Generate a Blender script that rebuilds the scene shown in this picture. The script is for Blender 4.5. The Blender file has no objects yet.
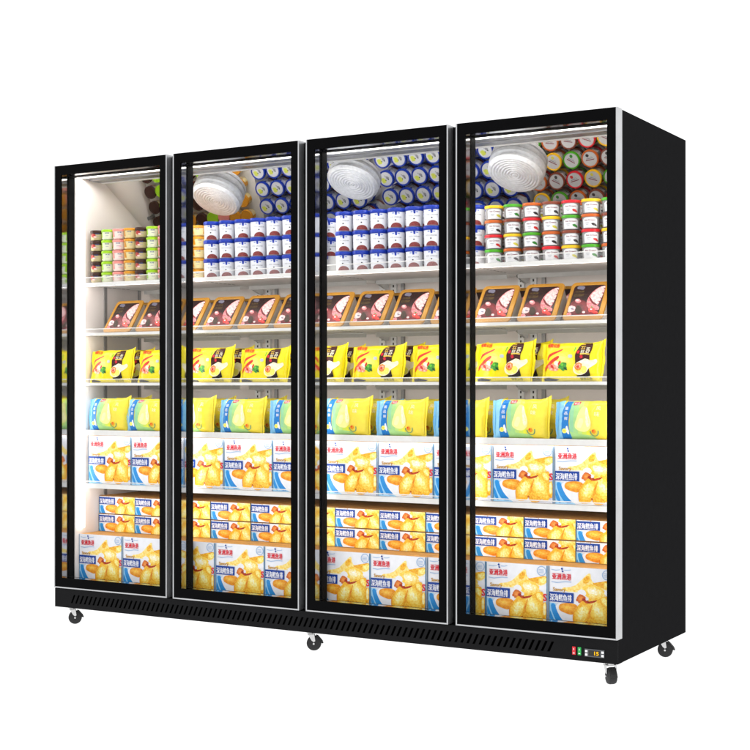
import bpy, math, random
from mathutils import Vector, Matrix, noise
from mathutils.geometry import tessellate_polygon

random.seed(7)
PI = math.pi
scene = bpy.context.scene
COL = scene.collection

# ------------------------------------------------------------------ materials
def lin(c):
    c /= 255.0
    return c / 12.92 if c <= 0.04045 else ((c + 0.055) / 1.055) ** 2.4

def rgb(r, g, b):
    return (lin(r), lin(g), lin(b), 1.0)

MATS = {}
def mat(name, c=None, rough=0.5, metal=0.0, spec=0.5, vary=0.0, vscale=40.0, c2=None, bump=0.0, bscale=200.0, coat=0.0):
    """principled surface with a little procedural variation of tone"""
    if name in MATS:
        return MATS[name]
    m = bpy.data.materials.new(name)
    m.use_nodes = True
    nt = m.node_tree
    b = nt.nodes['Principled BSDF']
    col = rgb(*c)
    b.inputs['Roughness'].default_value = rough
    b.inputs['Metallic'].default_value = metal
    b.inputs['Specular IOR Level'].default_value = spec
    b.inputs['Coat Weight'].default_value = coat
    b.inputs['Coat Roughness'].default_value = 0.15
    b.inputs['Base Color'].default_value = col
    tc = nt.nodes.new('ShaderNodeTexCoord')
    n = nt.nodes.new('ShaderNodeTexNoise')
    n.inputs['Scale'].default_value = vscale
    n.inputs['Detail'].default_value = 3.0
    nt.links.new(tc.outputs['Object'], n.inputs['Vector'])
    r = nt.nodes.new('ShaderNodeValToRGB')
    r.color_ramp.elements[0].position = 0.35
    r.color_ramp.elements[1].position = 0.65
    if c2 is None:
        v = vary if vary > 0 else 0.03
        r.color_ramp.elements[0].color = (col[0] * (1 - v), col[1] * (1 - v), col[2] * (1 - v), 1)
        r.color_ramp.elements[1].color = (min(col[0] * (1 + v), 0.95), min(col[1] * (1 + v), 0.95), min(col[2] * (1 + v), 0.95), 1)
    else:
        r.color_ramp.elements[0].color = col
        r.color_ramp.elements[1].color = rgb(*c2)
    nt.links.new(n.outputs['Fac'], r.inputs['Fac'])
    nt.links.new(r.outputs['Color'], b.inputs['Base Color'])
    if bump > 0:
        n2 = nt.nodes.new('ShaderNodeTexNoise')
        n2.inputs['Scale'].default_value = bscale
        nt.links.new(tc.outputs['Object'], n2.inputs['Vector'])
        bp = nt.nodes.new('ShaderNodeBump')
        bp.inputs['Strength'].default_value = bump
        bp.inputs['Distance'].default_value = 0.002
        nt.links.new(n2.outputs['Fac'], bp.inputs['Height'])
        nt.links.new(bp.outputs['Normal'], b.inputs['Normal'])
    MATS[name] = m
    return m

def emat(name, c, strength):
    m = bpy.data.materials.new(name)
    m.use_nodes = True
    nt = m.node_tree
    nt.nodes.remove(nt.nodes['Principled BSDF'])
    e = nt.nodes.new('ShaderNodeEmission')
    e.inputs['Color'].default_value = rgb(*c)
    e.inputs['Strength'].default_value = strength
    nt.links.new(e.outputs[0], nt.nodes['Material Output'].inputs[0])
    MATS[name] = m
    return m

def clear_mat(name, shader, fac, **kw):
    """thin sheet: clear with a share of another shader"""
    m = bpy.data.materials.new(name)
    m.use_nodes = True
    nt = m.node_tree
    nt.nodes.remove(nt.nodes['Principled BSDF'])
    t = nt.nodes.new('ShaderNodeBsdfTransparent')
    s = nt.nodes.new(shader)
    for k, v in kw.items():
        s.inputs[k].default_value = v
    mx = nt.nodes.new('ShaderNodeMixShader')
    mx.inputs[0].default_value = fac
    nt.links.new(t.outputs[0], mx.inputs[1])
    nt.links.new(s.outputs[0], mx.inputs[2])
    nt.links.new(mx.outputs[0], nt.nodes['Material Output'].inputs[0])
    MATS[name] = m
    return m

BLACK = mat('black_powder_coat', (13, 13, 14), 0.5, spec=0.02, bump=0.03, bscale=900)
BASEB = mat('black_base_steel', (28, 28, 29), 0.5, spec=0.02, bump=0.03, bscale=900)
SIDEB = mat('charcoal_side_steel', (29, 29, 30), 0.6, spec=0.0, bump=0.02, bscale=700)
BGLASS = mat('black_printed_glass', (10, 10, 11), 0.25, spec=0.02)
DARK = mat('dark_void', (4, 4, 4), 0.8, spec=0.02)
ALU = mat('brushed_aluminium', (186, 187, 189), 0.35, metal=0.85, vary=0.06, vscale=12)
ALUS = mat('satin_aluminium_side', (188, 190, 192), 0.45, metal=0.5, vary=0.04, vscale=9)
GREYC = mat('grey_gap_channel', (70, 71, 73), 0.5, spec=0.2)
REVEAL = mat('polished_reveal', (190, 192, 196), 0.08, metal=1.0)
MIRROR = mat('mirror_steel', (228, 226, 224), 0.035, metal=1.0, vary=0.02, vscale=3)
CEIL = mat('ceiling_aluminium', (170, 170, 172), 0.3, metal=0.8, vary=0.1, vscale=6)
LINER = mat('white_liner', (234, 227, 223), 0.55, vary=0.02, vscale=3, spec=0.3)
SHELF = mat('white_shelf_enamel', (222, 221, 218), 0.35, spec=0.4)
POST = mat('white_pilaster', (240, 240, 240), 0.4)
GREYP = mat('grey_pilaster', (150, 149, 149), 0.4, metal=0.4)
SLOT = mat('slot_dark', (60, 58, 58), 0.7)
FROST = mat('frosted_cast_metal', (222, 223, 225), 0.42, metal=0.25, vary=0.07, vscale=70, bump=1.0, bscale=150)
LED = emat('led_white', (255, 253, 248), 5.5)
LEDC = emat('added_led_ceiling', (255, 253, 248), 56.0)
LEDM = emat('added_led_post', (255, 253, 248), 6.0)
LEDB = emat('added_led_shelf_rear', (255, 248, 240), 4.5)
LEDS = emat('added_led_shelf', (255, 250, 243), 16.0)
GLASS = clear_mat('door_glass', 'ShaderNodeBsdfGlossy', 0.004, Roughness=0.02)
GUARD = clear_mat('clear_guard', 'ShaderNodeBsdfDiffuse', 0.12, Color=(0.85, 0.85, 0.85, 1))
RUBBER = mat('black_rubber', (38, 38, 39), 0.6, spec=0.3, vary=0.15, vscale=300)
CHROME = mat('zinc_plate', (200, 200, 200), 0.25, metal=0.9)

# ------------------------------------------------------------------ mesh builder
class MB:
    def __init__(s):
        s.v = []; s.f = []; s.mi = []; s.mats = []
    def m(s, material):
        if material not in s.mats:
            s.mats.append(material)
        return s.mats.index(material)
    def face(s, pts, material):
        i = len(s.v)
        s.v += [tuple(p) for p in pts]
        s.f.append(tuple(range(i, i + len(pts))))
        s.mi.append(s.m(material))
    def box(s, x0, x1, y0, y1, z0, z1, material, front=None):
        i = len(s.v)
        s.v += [(x0, y0, z0), (x1, y0, z0), (x1, y1, z0), (x0, y1, z0), (x0, y0, z1), (x1, y0, z1), (x1, y1, z1), (x0, y1, z1)]
        q = [(0, 3, 2, 1), (4, 5, 6, 7), (0, 1, 5, 4), (1, 2, 6, 5), (2, 3, 7, 6), (3, 0, 4, 7)]
        for k, a in enumerate(q):
            s.f.append(tuple(i + j for j in a))
            s.mi.append(s.m(front if (front and k == 2) else material))
    def ring(s, x0, x1, z0, z1, t, y0, y1, material, tb=None, inner=None):
        """closed rectangular frame in the xz plane: four mitred sides"""
        tb = t if tb is None else tb
        O = [(x0, z0), (x1, z0), (x1, z1), (x0, z1)]
        I = [(x0 + t, z0 + tb), (x1 - t, z0 + tb), (x1 - t, z1 - tb), (x0 + t, z1 - tb)]
        b = len(s.v)
        for y in (y0, y1):
            for P in (O, I):
                s.v += [(p[0], y, p[1]) for p in P]
        k = s.m(material); ki = s.m(inner or material)
        for a in range(4):
            c = (a + 1) % 4
            s.f += [(b + a, b + c, b + 4 + c, b + 4 + a), (b + 8 + c, b + 8 + a, b + 12 + a, b + 12 + c),
                    (b + a, b + 8 + a, b + 8 + c, b + c), (b + 4 + a, b + 4 + c, b + 12 + c, b + 12 + a)]
            s.mi += [k, k, k, ki]
    def lathe(s, prof, n, mats, cap0=True, cap1=True, capm=None):
        """profile of (r, z) turned about z; mats one per segment"""
        b = len(s.v)
        for r, z in prof:
            for k in range(n):
                a = 2 * PI * k / n
                s.v.append((r * math.cos(a), r * math.sin(a), z))
        for j in range(len(prof) - 1):
            mm = mats[j] if isinstance(mats, (list, tuple)) else mats
            for k in range(n):
                k2 = (k + 1) % n
                s.f.append((b + j * n + k, b + j * n + k2, b + (j + 1) * n + k2, b + (j + 1) * n + k))
                s.mi.append(s.m(mm))
        m0 = mats[0] if isinstance(mats, (list, tuple)) else mats
        m1 = mats[-1] if isinstance(mats, (list, tuple)) else mats
        if cap0:
            s.f.append(tuple(b + k for k in reversed(range(n)))); s.mi.append(s.m(m0))
        if cap1:
            j = len(prof) - 1
            s.f.append(tuple(b + j * n + k for k in range(n))); s.mi.append(s.m(capm or m1))
    def tube(s, p, q, r, material, n=8):
        p = Vector(p); q = Vector(q); d = (q - p).normalized()
        u = d.orthogonal().normalized(); w = d.cross(u)
        b = len(s.v)
        for c in (p, q):
            for k in range(n):
                a = 2 * PI * k / n
                s.v.append(tuple(c + u * (r * math.cos(a)) + w * (r * math.sin(a))))
        km = s.m(material)
        for k in range(n):
            k2 = (k + 1) % n
            s.f.append((b + k, b + k2, b + n + k2, b + n + k)); s.mi.append(km)
        s.f.append(tuple(b + k for k in reversed(range(n)))); s.mi.append(km)
        s.f.append(tuple(b + n + k for k in range(n))); s.mi.append(km)
    def prism(s, poly, y0, y1, material, side=None):
        """polygon given as (x, z) pushed along y"""
        n = len(poly); b = len(s.v)
        s.v += [(x, y0, z) for x, z in poly] + [(x, y1, z) for x, z in poly]
        s.f.append(tuple(b + k for k in range(n))); s.mi.append(s.m(material))
        s.f.append(tuple(b + n + k for k in reversed(range(n)))); s.mi.append(s.m(side or material))
        for k in range(n):
            k2 = (k + 1) % n
            s.f.append((b + k2, b + k, b + n + k, b + n + k2)); s.mi.append(s.m(side or material))
    def xform(s, M, start=0):
        s.v[start:] = [tuple(M @ Vector(p)) for p in s.v[start:]]
    def build(s, name, parent=None, smooth=None, bevel=0.0, loc=None):
        me = bpy.data.meshes.new(name)
        me.from_pydata(s.v, [], s.f)
        for m_ in s.mats:
            me.materials.append(m_)
        me.polygons.foreach_set('material_index', s.mi)
        if smooth is not None:
            me.polygons.foreach_set('use_smooth', [True] * len(me.polygons))
            me.update()
            me.set_sharp_from_angle(angle=math.radians(smooth))
        me.update()
        o = bpy.data.objects.new(name, me)
        COL.objects.link(o)
        if parent is not None:
            o.parent = parent
        if loc is not None:
            o.location = loc
        if bevel > 0:
            bv = o.modifiers.new('edge', 'BEVEL'); bv.width = bevel; bv.segments = 2; bv.limit_method = 'ANGLE'
            bv.harden_normals = False
        return o

def empty(name, loc=(0, 0, 0), rz=0.0, label=None, cat=None, group=None):
    o = bpy.data.objects.new(name, None)
    o.empty_display_size = 0.05
    COL.objects.link(o)
    o.location = loc
    o.rotation_euler = (0, 0, rz)
    if label: o['label'] = label
    if cat: o['category'] = cat
    if group: o['group'] = group
    return o

def dup(root, loc, rz, label, group=None):
    r = root.copy(); COL.objects.link(r)
    r.location = loc
    r.rotation_euler = (root.rotation_euler[0], root.rotation_euler[1], rz)
    r['label'] = label
    if group: r['group'] = group
    for ch in list(root.children):
        c = ch.copy(); COL.objects.link(c); c.parent = r
        for g in list(ch.children):
            d = g.copy(); COL.objects.link(d); d.parent = c
    return r

# ------------------------------------------------------------------ flat artwork (printed packaging)
_glyph = {}
def text_tris(s, x0, y0, x1, y1, bold=0.012):
    key = (s, bold)
    if key not in _glyph:
        cu = bpy.data.curves.new('lettering', 'FONT')
        cu.body = s; cu.resolution_u = 2; cu.offset = bold
        ob = bpy.data.objects.new('lettering', cu)
        COL.objects.link(ob)
        dg = bpy.context.evaluated_depsgraph_get()
        me = bpy.data.meshes.new_from_object(ob.evaluated_get(dg))
        me.calc_loop_triangles()
        vs = [(v.co.x, v.co.y) for v in me.vertices]
        tris = [tuple(vs[i] for i in t.vertices) for t in me.loop_triangles]
        bpy.data.objects.remove(ob); bpy.data.curves.remove(cu); bpy.data.meshes.remove(me)
        _glyph[key] = tris
    tris = _glyph[key]
    xs = [p[0] for t in tris for p in t]; ys = [p[1] for t in tris for p in t]
    ax, bx, ay, by = min(xs), max(xs), min(ys), max(ys)
    return [tuple((x0 + (p[0] - ax) / (bx - ax) * (x1 - x0), y0 + (p[1] - ay) / (by - ay) * (y1 - y0)) for p in t) for t in tris]

def poly_tris(poly):
    pts = [Vector((p[0], p[1], 0)) for p in poly]
    return [tuple(poly[i] for i in t) for t in tessellate_polygon([pts])]

def smooth_poly(poly, it=2):
    for _ in range(it):
        q = []
        n = len(poly)
        for i in range(n):
            a, b = poly[i], poly[(i + 1) % n]
            q.append((a[0] * .75 + b[0] * .25, a[1] * .75 + b[1] * .25))
            q.append((a[0] * .25 + b[0] * .75, a[1] * .25 + b[1] * .75))
        poly = q
    return poly

def blob(cx, cy, rx, ry, rot=0.0, n=22, seed=1, rough=0.12):
    out = []
    for k in range(n):
        a = 2 * PI * k / n
        w = 1 + rough * noise.noise(Vector((math.cos(a) * 1.6 + seed * 3.1, math.sin(a) * 1.6, seed)))* 2
        x, y = rx * w * math.cos(a), ry * w * math.sin(a)
        out.append((cx + x * math.cos(rot) - y * math.sin(rot), cy + x * math.sin(rot) + y * math.cos(rot)))
    return out

def ringpoly(cx, cy, rx, ry, t, a0=0.0, a1=2 * PI, n=28):
    o = [(cx + rx * math.cos(a0 + (a1 - a0) * k / n), cy + ry * math.sin(a0 + (a1 - a0) * k / n)) for k in range(n + 1)]
    i = [(cx + (rx - t) * math.cos(a0 + (a1 - a0) * k / n), cy + (ry - t) * math.sin(a0 + (a1 - a0) * k / n)) for k in range(n + 1)]
    return [(o[k], o[k + 1], i[k + 1]) for k in range(n)] + [(o[k], i[k + 1], i[k]) for k in range(n)]

def clip(poly, x0, y0, x1, y1):
    def cut(P, inside, inter):
        out = []
        for i in range(len(P)):
            a, b = P[i - 1], P[i]
            if inside(b):
                if not inside(a): out.append(inter(a, b))
                out.append(b)
            elif inside(a):
                out.append(inter(a, b))
        return out
    def ix(c):
        return lambda a, b: (c, a[1] + (b[1] - a[1]) * (c - a[0]) / (b[0] - a[0]))
    def iy(c):
        return lambda a, b: (a[0] + (b[0] - a[0]) * (c - a[1]) / (b[1] - a[1]), c)
    for ins, it in ((lambda p: p[0] >= x0, ix(x0)), (lambda p: p[0] <= x1, ix(x1)), (lambda p: p[1] >= y0, iy(y0)), (lambda p: p[1] <= y1, iy(y1))):
        if len(poly) < 3: return []
        poly = cut(poly, ins, it)
    return poly if len(poly) >= 3 else []

class Art:
    def __init__(s): s.items = []
    def btext(s, txt, x0, y0, x1, y1, m, d=0.004):
        for k in (-1, 0, 1):
            s.text(txt, x0 + k * d, y0 + abs(k) * d * .4, x1 + k * d, y1 + abs(k) * d * .4, m, 0.0)
    def poly(s, p, m): s.items.append((poly_tris(p), m))
    def tris(s, t, m): s.items.append((t, m))
    def text(s, txt, x0, y0, x1, y1, m, bold=0.012): s.items.append((text_tris(txt, x0, y0, x1, y1, bold), m))
    def mapped(s, f):
        a = Art(); a.items = [([tuple(f(p) for p in t) for t in ts], m) for ts, m in s.items]; return a
    def clipped(s, x0, y0, x1, y1):
        a = Art()
        for ts, m in s.items:
            out = []
            for t in ts:
                c = clip(list(t), x0, y0, x1, y1)
                for k in range(1, len(c) - 1):
                    out.append((c[0], c[k], c[k + 1]))
            if out: a.items.append((out, m))
        return a
    def emit(s, mb, surf, L=1e9, base=0.0005, step=0.00012):
        """surf(u, v, offset) -> point"""
        def sub(t, out, d=0):
            e = [math.dist(t[i], t[(i + 1) % 3]) for i in range(3)]
            k = e.index(max(e))
            if e[k] <= L or d > 9:
                out.append(t); return
            a, b, c = t[k], t[(k + 1) % 3], t[(k + 2) % 3]
            mpt = ((a[0] + b[0]) / 2, (a[1] + b[1]) / 2)
            sub((a, mpt, c), out, d + 1); sub((mpt, b, c), out, d + 1)
        for li, (ts, m) in enumerate(s.items):
            out = []
            for t in ts:
                ar = (t[1][0] - t[0][0]) * (t[2][1] - t[0][1]) - (t[2][0] - t[0][0]) * (t[1][1] - t[0][1])
                if abs(ar) < 1e-9: continue
                if ar < 0: t = (t[0], t[2], t[1])
                sub(t, out)
            off = base + step * li
            cache = {}
            km = mb.m(m)
            for t in out:
                idx = []
                for p in t:
                    kx = (round(p[0], 5), round(p[1], 5))
                    if kx not in cache:
                        cache[kx] = len(mb.v); mb.v.append(tuple(surf(p[0], p[1], off)))
                    idx.append(cache[kx])
                if len(set(idx)) == 3:
                    mb.f.append(tuple(idx)); mb.mi.append(km)

# print inks
def ink(name, r, g, b, **k):
    return mat('ink_' + name, (r, g, b), k.pop('rough', 0.35), spec=k.pop('spec', 0.3), **k)
I_WHITE = ink('white', 232, 233, 238)
I_LAV = ink('plate_grey', 214, 215, 228)
I_PLATE = ink('plate_white', 236, 236, 240)
I_NAVY = ink('navy', 10, 60, 148)
I_RED = ink('red', 214, 34, 52)
I_PALEB = ink('pale_blue_line', 150, 180, 215)
I_SWOOSH = ink('swoosh_blue', 40, 140, 212)
I_SKY = ink('sky_blue', 150, 205, 240)
I_GOLDTXT = ink('gold_script', 190, 140, 40)
I_FRY = mat('ink_fried_gold', (228, 146, 14), 0.35, c2=(248, 200, 62), vscale=130, spec=0.3)
I_FRYP = mat('ink_fried_pale', (246, 200, 76), 0.35, c2=(253, 238, 160), vscale=110, spec=0.3)
I_FRYH = mat('ink_fried_light', (250, 226, 110), 0.35, c2=(253, 246, 190), vscale=60, spec=0.3)
I_ORANGE = mat('ink_fried_orange', (222, 124, 14), 0.35, c2=(244, 170, 40), vscale=60, spec=0.3)
I_BROWN = mat('ink_fried_brown', (150, 62, 10), 0.35, c2=(214, 116, 24), vscale=90, spec=0.3)
I_SAUCE = mat('ink_sauce', (140, 24, 6), 0.35, c2=(200, 70, 20), vscale=120, spec=0.3)
I_TEAL = ink('edge_teal', 40, 110, 150)
CARD = mat('brown_cardboard', (196, 146, 82), 0.7, spec=0.2, vary=0.07, vscale=18)
CARDW = mat('coated_board_side', (206, 208, 216), 0.5, spec=0.3)
CARDY = mat('yellow_board_edge', (230, 170, 60), 0.5, spec=0.3)

def box_art():
    A = Art()
    def C(p):
        x, y = p
        u = (x - 8) / 642.0
        yt = 42 + 25 * u; yb = 625 + 38 * u
        return (min(max(u, 0), 1), min(max((yb - y) / (yb - yt), 0), 1))
    def P(pts, m, sm=0):
        pts = [C(p) for p in pts]
        if sm: pts = smooth_poly(pts, sm)
        A.poly(pts, m)
    def B(cx, cy, rx, ry, m, rot=0, seed=1, rough=0.12):
        P(blob(cx, cy, rx, ry, rot, seed=seed, rough=rough), m)
    def S(cx, cy, rx, ry, c0, c1, rot=0, seed=1, rough=0.12, n=6):
        for q in range(n):
            f = q / (n - 1.0)
            cc = tuple(int(round((c0[i] + (c1[i] - c0[i]) * f) / 6.0) * 6) for i in range(3))
            k_ = 1.0 - 0.82 * f
            m_ = mat('fry_%d_%d_%d' % cc, cc, 0.35, c2=(min(255, int(cc[0] * 1.03) + 4), min(255, int(cc[1] * 1.14) + 8), min(255, int(cc[2] * 1.5) + 24)), vscale=150 + 10 * (seed % 4), spec=0.3)
            P(blob(cx - 0.10 * rx * f, cy - 0.12 * ry * f, rx * k_, ry * k_, rot, seed=seed + q * 0.35, rough=rough + 0.10 + 0.30 * f), m_)
    P([(8, 400), (650, 430), (650, 700), (8, 700)], I_LAV)
    P([(8, 400), (70, 404), (100, 470), (150, 560), (220, 660), (8, 640)], I_SKY, 0)
    B(330, 500, 270, 150, I_PLATE, 0.08, 3, 0.03)
    P([(22, 408), (66, 408), (86, 476), (124, 548), (196, 622), (120, 624), (72, 566), (36, 486)], I_SWOOSH, 1)
    P([(16, 470), (30, 500), (70, 600), (60, 640), (12, 560)], I_SWOOSH, 1)
    # upper fillet and shrimp tails
    P([(118, 256), (260, 240), (335, 172), (395, 112), (424, 104), (432, 178), (470, 204), (560, 186), (642, 165), (645, 225), (600, 272), (545, 262), (560, 330), (500, 380), (440, 376), (380, 330), (330, 296), (250, 292), (180, 290)], I_FRYP, 1)
    P([(430, 205), (500, 190), (645, 165), (645, 225), (590, 262), (520, 240)], I_FRY, 1)
    P([(345, 170), (410, 116), (420, 190), (360, 215)], I_FRY, 1)
    S(600, 218, 50, 34, (246, 196, 64), (252, 234, 130), -0.4, 4)
    S(465, 290, 112, 66, (244, 190, 56), (254, 244, 178), 0.25, 5)
    pass
    B(602, 292, 42, 30, I_PLATE, 0, 4)
    B(338, 300, 42, 34, I_PLATE, 0.2, 7)
    S(332, 362, 46, 46, (196, 84, 12), (236, 140, 40), 0.2, 2)
    B(360, 370, 20, 18, I_SAUCE, 0.6, 5)
    P([(350, 378), (420, 366), (500, 372), (470, 394), (400, 398), (356, 396)], I_SAUCE, 1)
    B(430, 376, 40, 8, I_BROWN, 0.0, 6)
    # lower left piece
    P([(104, 440), (124, 408), (200, 398), (270, 408), (300, 430), (280, 480), (246, 522), (170, 500), (112, 474)], I_ORANGE, 2)
    S(195, 445, 82, 34, (230, 140, 18), (248, 190, 56), 0.12, 4)
    # big fried pieces
    P([(250, 500), (286, 430), (350, 390), (440, 378), (470, 410), (440, 480), (420, 570), (380, 604), (310, 622), (258, 622), (246, 560)], I_FRY, 2)
    S(345, 500, 80, 118, (238, 168, 24), (253, 236, 134), 0.35, 12)
    pass
    P([(392, 520), (430, 420), (510, 352), (582, 318), (612, 346), (604, 430), (586, 520), (545, 590), (498, 646), (440, 652), (398, 630), (386, 570)], I_FRY, 2)
    S(500, 480, 80, 156, (240, 172, 28), (254, 236, 130), -0.55, 15)
    S(566, 380, 30, 50, (246, 190, 52), (253, 234, 130), -0.5, 16)
    pass
    B(386, 585, 12, 11, I_BROWN, 0.2, 18)
    P([(362, 372), (400, 384), (450, 372), (500, 362), (470, 388), (420, 402), (372, 396)], I_SAUCE, 1)
    P([(452, 390), (440, 440), (424, 500), (404, 560), (396, 556), (410, 490), (428, 430)], I_ORANGE, 1)
    P([(250, 500), (262, 480), (256, 540), (262, 600), (252, 600)], I_ORANGE, 1)
    P([(596, 440), (640, 426), (642, 602), (602, 606), (590, 520)], I_FRY, 1)
    P([(606, 446), (630, 440), (632, 560), (604, 560)], I_FRYH, 1)
    # writing
    P([(8, 292), (258, 304), (258, 402), (8, 388)], I_NAVY)
    q0 = C((18, 374)); q1 = C((238, 322))
    A.btext('深海鳕鱼排', q0[0], q0[1] - 0.012, q1[0], q1[1], I_PLATE, 0.0022)
    q0 = C((40, 172)); q1 = C((232, 118))
    A.btext('亚洲渔港', q0[0], q0[1], q1[0], q1[1], I_RED, 0.003)
    q0 = C((50, 296)); q1 = C((176, 256))
    A.btext('Savory', q0[0], q0[1], q1[0], q1[1], I_GOLDTXT, 0.003)
    q0 = C((602, 420)); q1 = C((644, 348))
    A.text('S', q0[0], q0[1], q1[0], q1[1], I_RED, 0.03)
    P([(128, 68), (140, 54), (152, 70), (142, 82)], I_NAVY)
    P([(134, 88), (150, 84), (158, 98), (146, 104)], I_NAVY)
    P([(34, 74), (80, 80), (124, 76), (124, 80), (80, 86), (34, 80)], I_PALEB)
    P([(164, 78), (200, 80), (232, 74), (232, 79), (200, 86), (164, 84)], I_PALEB)
    P([(34, 192), (90, 200), (170, 190), (234, 194), (234, 200), (170, 197), (90, 207), (34, 199)], I_PALEB)
    A.tris(ringpoly(C((588, 120))[0], C((588, 120))[1], 0.075, 0.082, 0.012), I_PALEB)
    for k in range(3):
        y = 104 + 15 * k
        P([(560, y), (612, y + 2), (612, y + 7), (560, y + 5)], I_PALEB)
    # edges
    P([(8, 30), (13, 30), (13, 700), (8, 700)], I_TEAL)
    P([(640, 30), (651, 30), (651, 700), (640, 700)], I_TEAL)
    return A

# ------------------------------------------------------------------ the freezer
W = 2.5; G = 0.0306; DW = (W - 3 * G) / 4
ZB, ZT = 0.081, 1.857
DEPTH = 0.725
FLOORZ = -0.078
DX = [(i * (DW + G), i * (DW + G) + DW) for i in range(4)]
fz = empty('display_freezer', (0, 0, 0), 0, 'tall black upright freezer with four glass doors, stocked shelves and castors', 'display freezer')

XI0, XI1 = 0.040, 2.460       # interior walls
YB = 0.66                     # interior back
ZF, ZC = 0.090, 1.815
MC = [(DX[i][1] + DX[i + 1][0]) / 2 for i in range(3)]

b = MB(); b.box(0.0, 0.022, 0.050, DEPTH, 0.0795, ZT - 0.002, SIDEB); b.build('side_panel', fz, bevel=0.002)
b = MB(); b.box(W - 0.022, W, 0.050, DEPTH, 0.0, ZT - 0.002, SIDEB); b.build('side_panel', fz, bevel=0.002)
b = MB(); b.box(0.0225, W - 0.0225, 0.050, DEPTH - 0.0225, 1.834, ZT - 0.002, BLACK); b.build('top_panel', fz)
b = MB(); b.box(0.0225, W - 0.0225, DEPTH - 0.022, DEPTH, 0.0795, ZT - 0.002, BLACK); b.build('back_panel', fz)
# interior liner
b = MB(); b.box(0.0225, XI0, 0.0855, YB, ZF, 1.8335, LINER); b.build('liner_wall', fz)
b = MB(); b.box(XI1, W - 0.0225, 0.0855, YB, ZF, 1.8335, LINER); b.build('liner_wall', fz)
b = MB(); b.box(0.0225, W - 0.0225, YB + .0005, DEPTH - 0.0225, ZF, 1.8335, LINER); b.build('liner_back', fz)
b = MB(); b.box(0.0225, W - 0.0225, 0.0855, DEPTH - 0.0225, 0.0795, ZF - .0003, LINER); b.build('liner_floor', fz)
# ceiling strip with added lamp, groove and lip
b = MB()
b.box(XI0 + .0005, XI1 - .0005, 0.120, 0.128, 1.8165, 1.833, SHELF)
b.box(XI0 + .0005, XI1 - .0005, 0.1285, 0.170, 1.816, 1.833, CEIL)
b.box(XI0 + .0005, XI1 - .0005, 0.1705, 0.236, 1.8125, 1.833, CEIL)
b.box(XI0 + .0005, XI1 - .0005, 0.2365, 0.246, 1.825, 1.833, DARK)
b.box(XI0 + .0005, XI1 - .0005, 0.2465, 0.262, 1.811, 1.833, SHELF)
b.build('ceiling_trim', fz, bevel=0.0015)
b = MB(); b.box(XI0 + .02, XI1 - .02, 0.087, 0.099, 1.8225, 1.8325, LEDC); b.build('added_ceiling_lamp', fz)  # unseen lamp added in the recess to light the tub lids
# slanted mirror
b = MB()
y0m, z0m, y1m, z1m = 0.264, 1.818, YB - .001, 1.565
n_ = Vector((0, -(z0m - z1m), -(y1m - y0m))).normalized()
for (x0, x1) in ((XI0 + .001, XI1 - .001),):
    pts = [(x0, y0m, z0m), (x1, y0m, z0m), (x1, y1m, z1m), (x0, y1m, z1m)]
    up_ = [(p[0], p[1], p[2] + 0.006) for p in pts]
    b.face([pts[0], pts[3], pts[2], pts[1]], MIRROR)
    b.face(up_, MIRROR)
    for k in range(4):
        k2 = (k + 1) % 4
        b.face([pts[k], pts[k2], up_[k2], up_[k]], MIRROR)
b.build('slanted_mirror', fz)
# front frame of the cabinet
b = MB(); b.box(0.0, 0.036, 0.0505, 0.085, ZB + .001, ZT - .004, BLACK); b.build('front_post', fz)
b = MB(); b.box(W - 0.036, W - .001, 0.0495, 0.085, ZB + .001, ZT - .004, BLACK); b.build('front_post', fz)
for i in range(3):
    b = MB()
    b.box(DX[i][1] - 0.036, DX[i + 1][0] + (0.041 if i == 1 else 0.036), 0.0505, 0.085, 0.1145, ZC - .0005, BLACK)
    b.box(DX[i][1] + 0.004, DX[i + 1][0] - 0.004, 0.030, 0.050, ZB + .004, ZT - .006, GREYC if i == 0 else BLACK)
    b.build('front_post', fz)
b = MB(); b.box(0.0365, W - 0.0365, 0.0505, 0.085, ZC, ZT - .004, BLACK); b.build('front_header', fz)
b = MB(); b.box(0.0365, W - 0.0365, 0.0505, 0.085, ZB + .001, 0.114, BLACK); b.build('front_sill', fz)

# base with slanted louvre slots
b = MB()
zt_, zb_ = 0.0785, 0.0
s0, s1 = 0.0205, 0.0560          # slot band
yb0, yb1 = 0.005, 0.008
b.prism([(0, zb_), (W, zb_), (W, s0), (0, s0)], yb0, yb1, BASEB)
b.prism([(0, s1), (W, s1), (W, zt_), (0, zt_)], yb0, yb1, BASEB)
xs_, pitch, sw, sl = 0.088, 0.0237, 0.0098, 0.0165
nslot = int((2.262 - xs_) / pitch)
prev = 0.0; prevt = 0.0
for k in range(nslot + 1):
    xa = xs_ + k * pitch
    b.prism([(prev, s0), (xa, s0), (xa + sl, s1), (prevt, s1)], yb0, yb1, BASEB)
    prev, prevt = xa + sw, xa + sl + sw
b.prism([(prev, s0), (W, s0), (W, s1), (prevt, s1)], yb0, yb1, BASEB)
b.build('vent_grille', fz)
b = MB()
b.box(0.0, 0.022, yb1 + .0003, DEPTH, zb_, 0.079, BASEB)
b.box(W - 0.022, W - .0002, yb1 + .0003, 0.0495, zb_, 0.079, SIDEB)
b.box(0.0225, W - 0.0225, 0.030, 0.034, 0.0035, 0.079, DARK)
b.box(0.0225, W - 0.0225, yb1 + .0003, DEPTH - 0.0225, zb_ + .0003, 0.0030, BASEB)
b.box(0.0225, W - 0.0225, DEPTH - .022, DEPTH, zb_, 0.079, BASEB)
b.box(0.0225, W - 0.0225, yb1 + .0003, 0.049, 0.0755, 0.0783, BASEB)
b.build('base_tray', fz)

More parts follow.
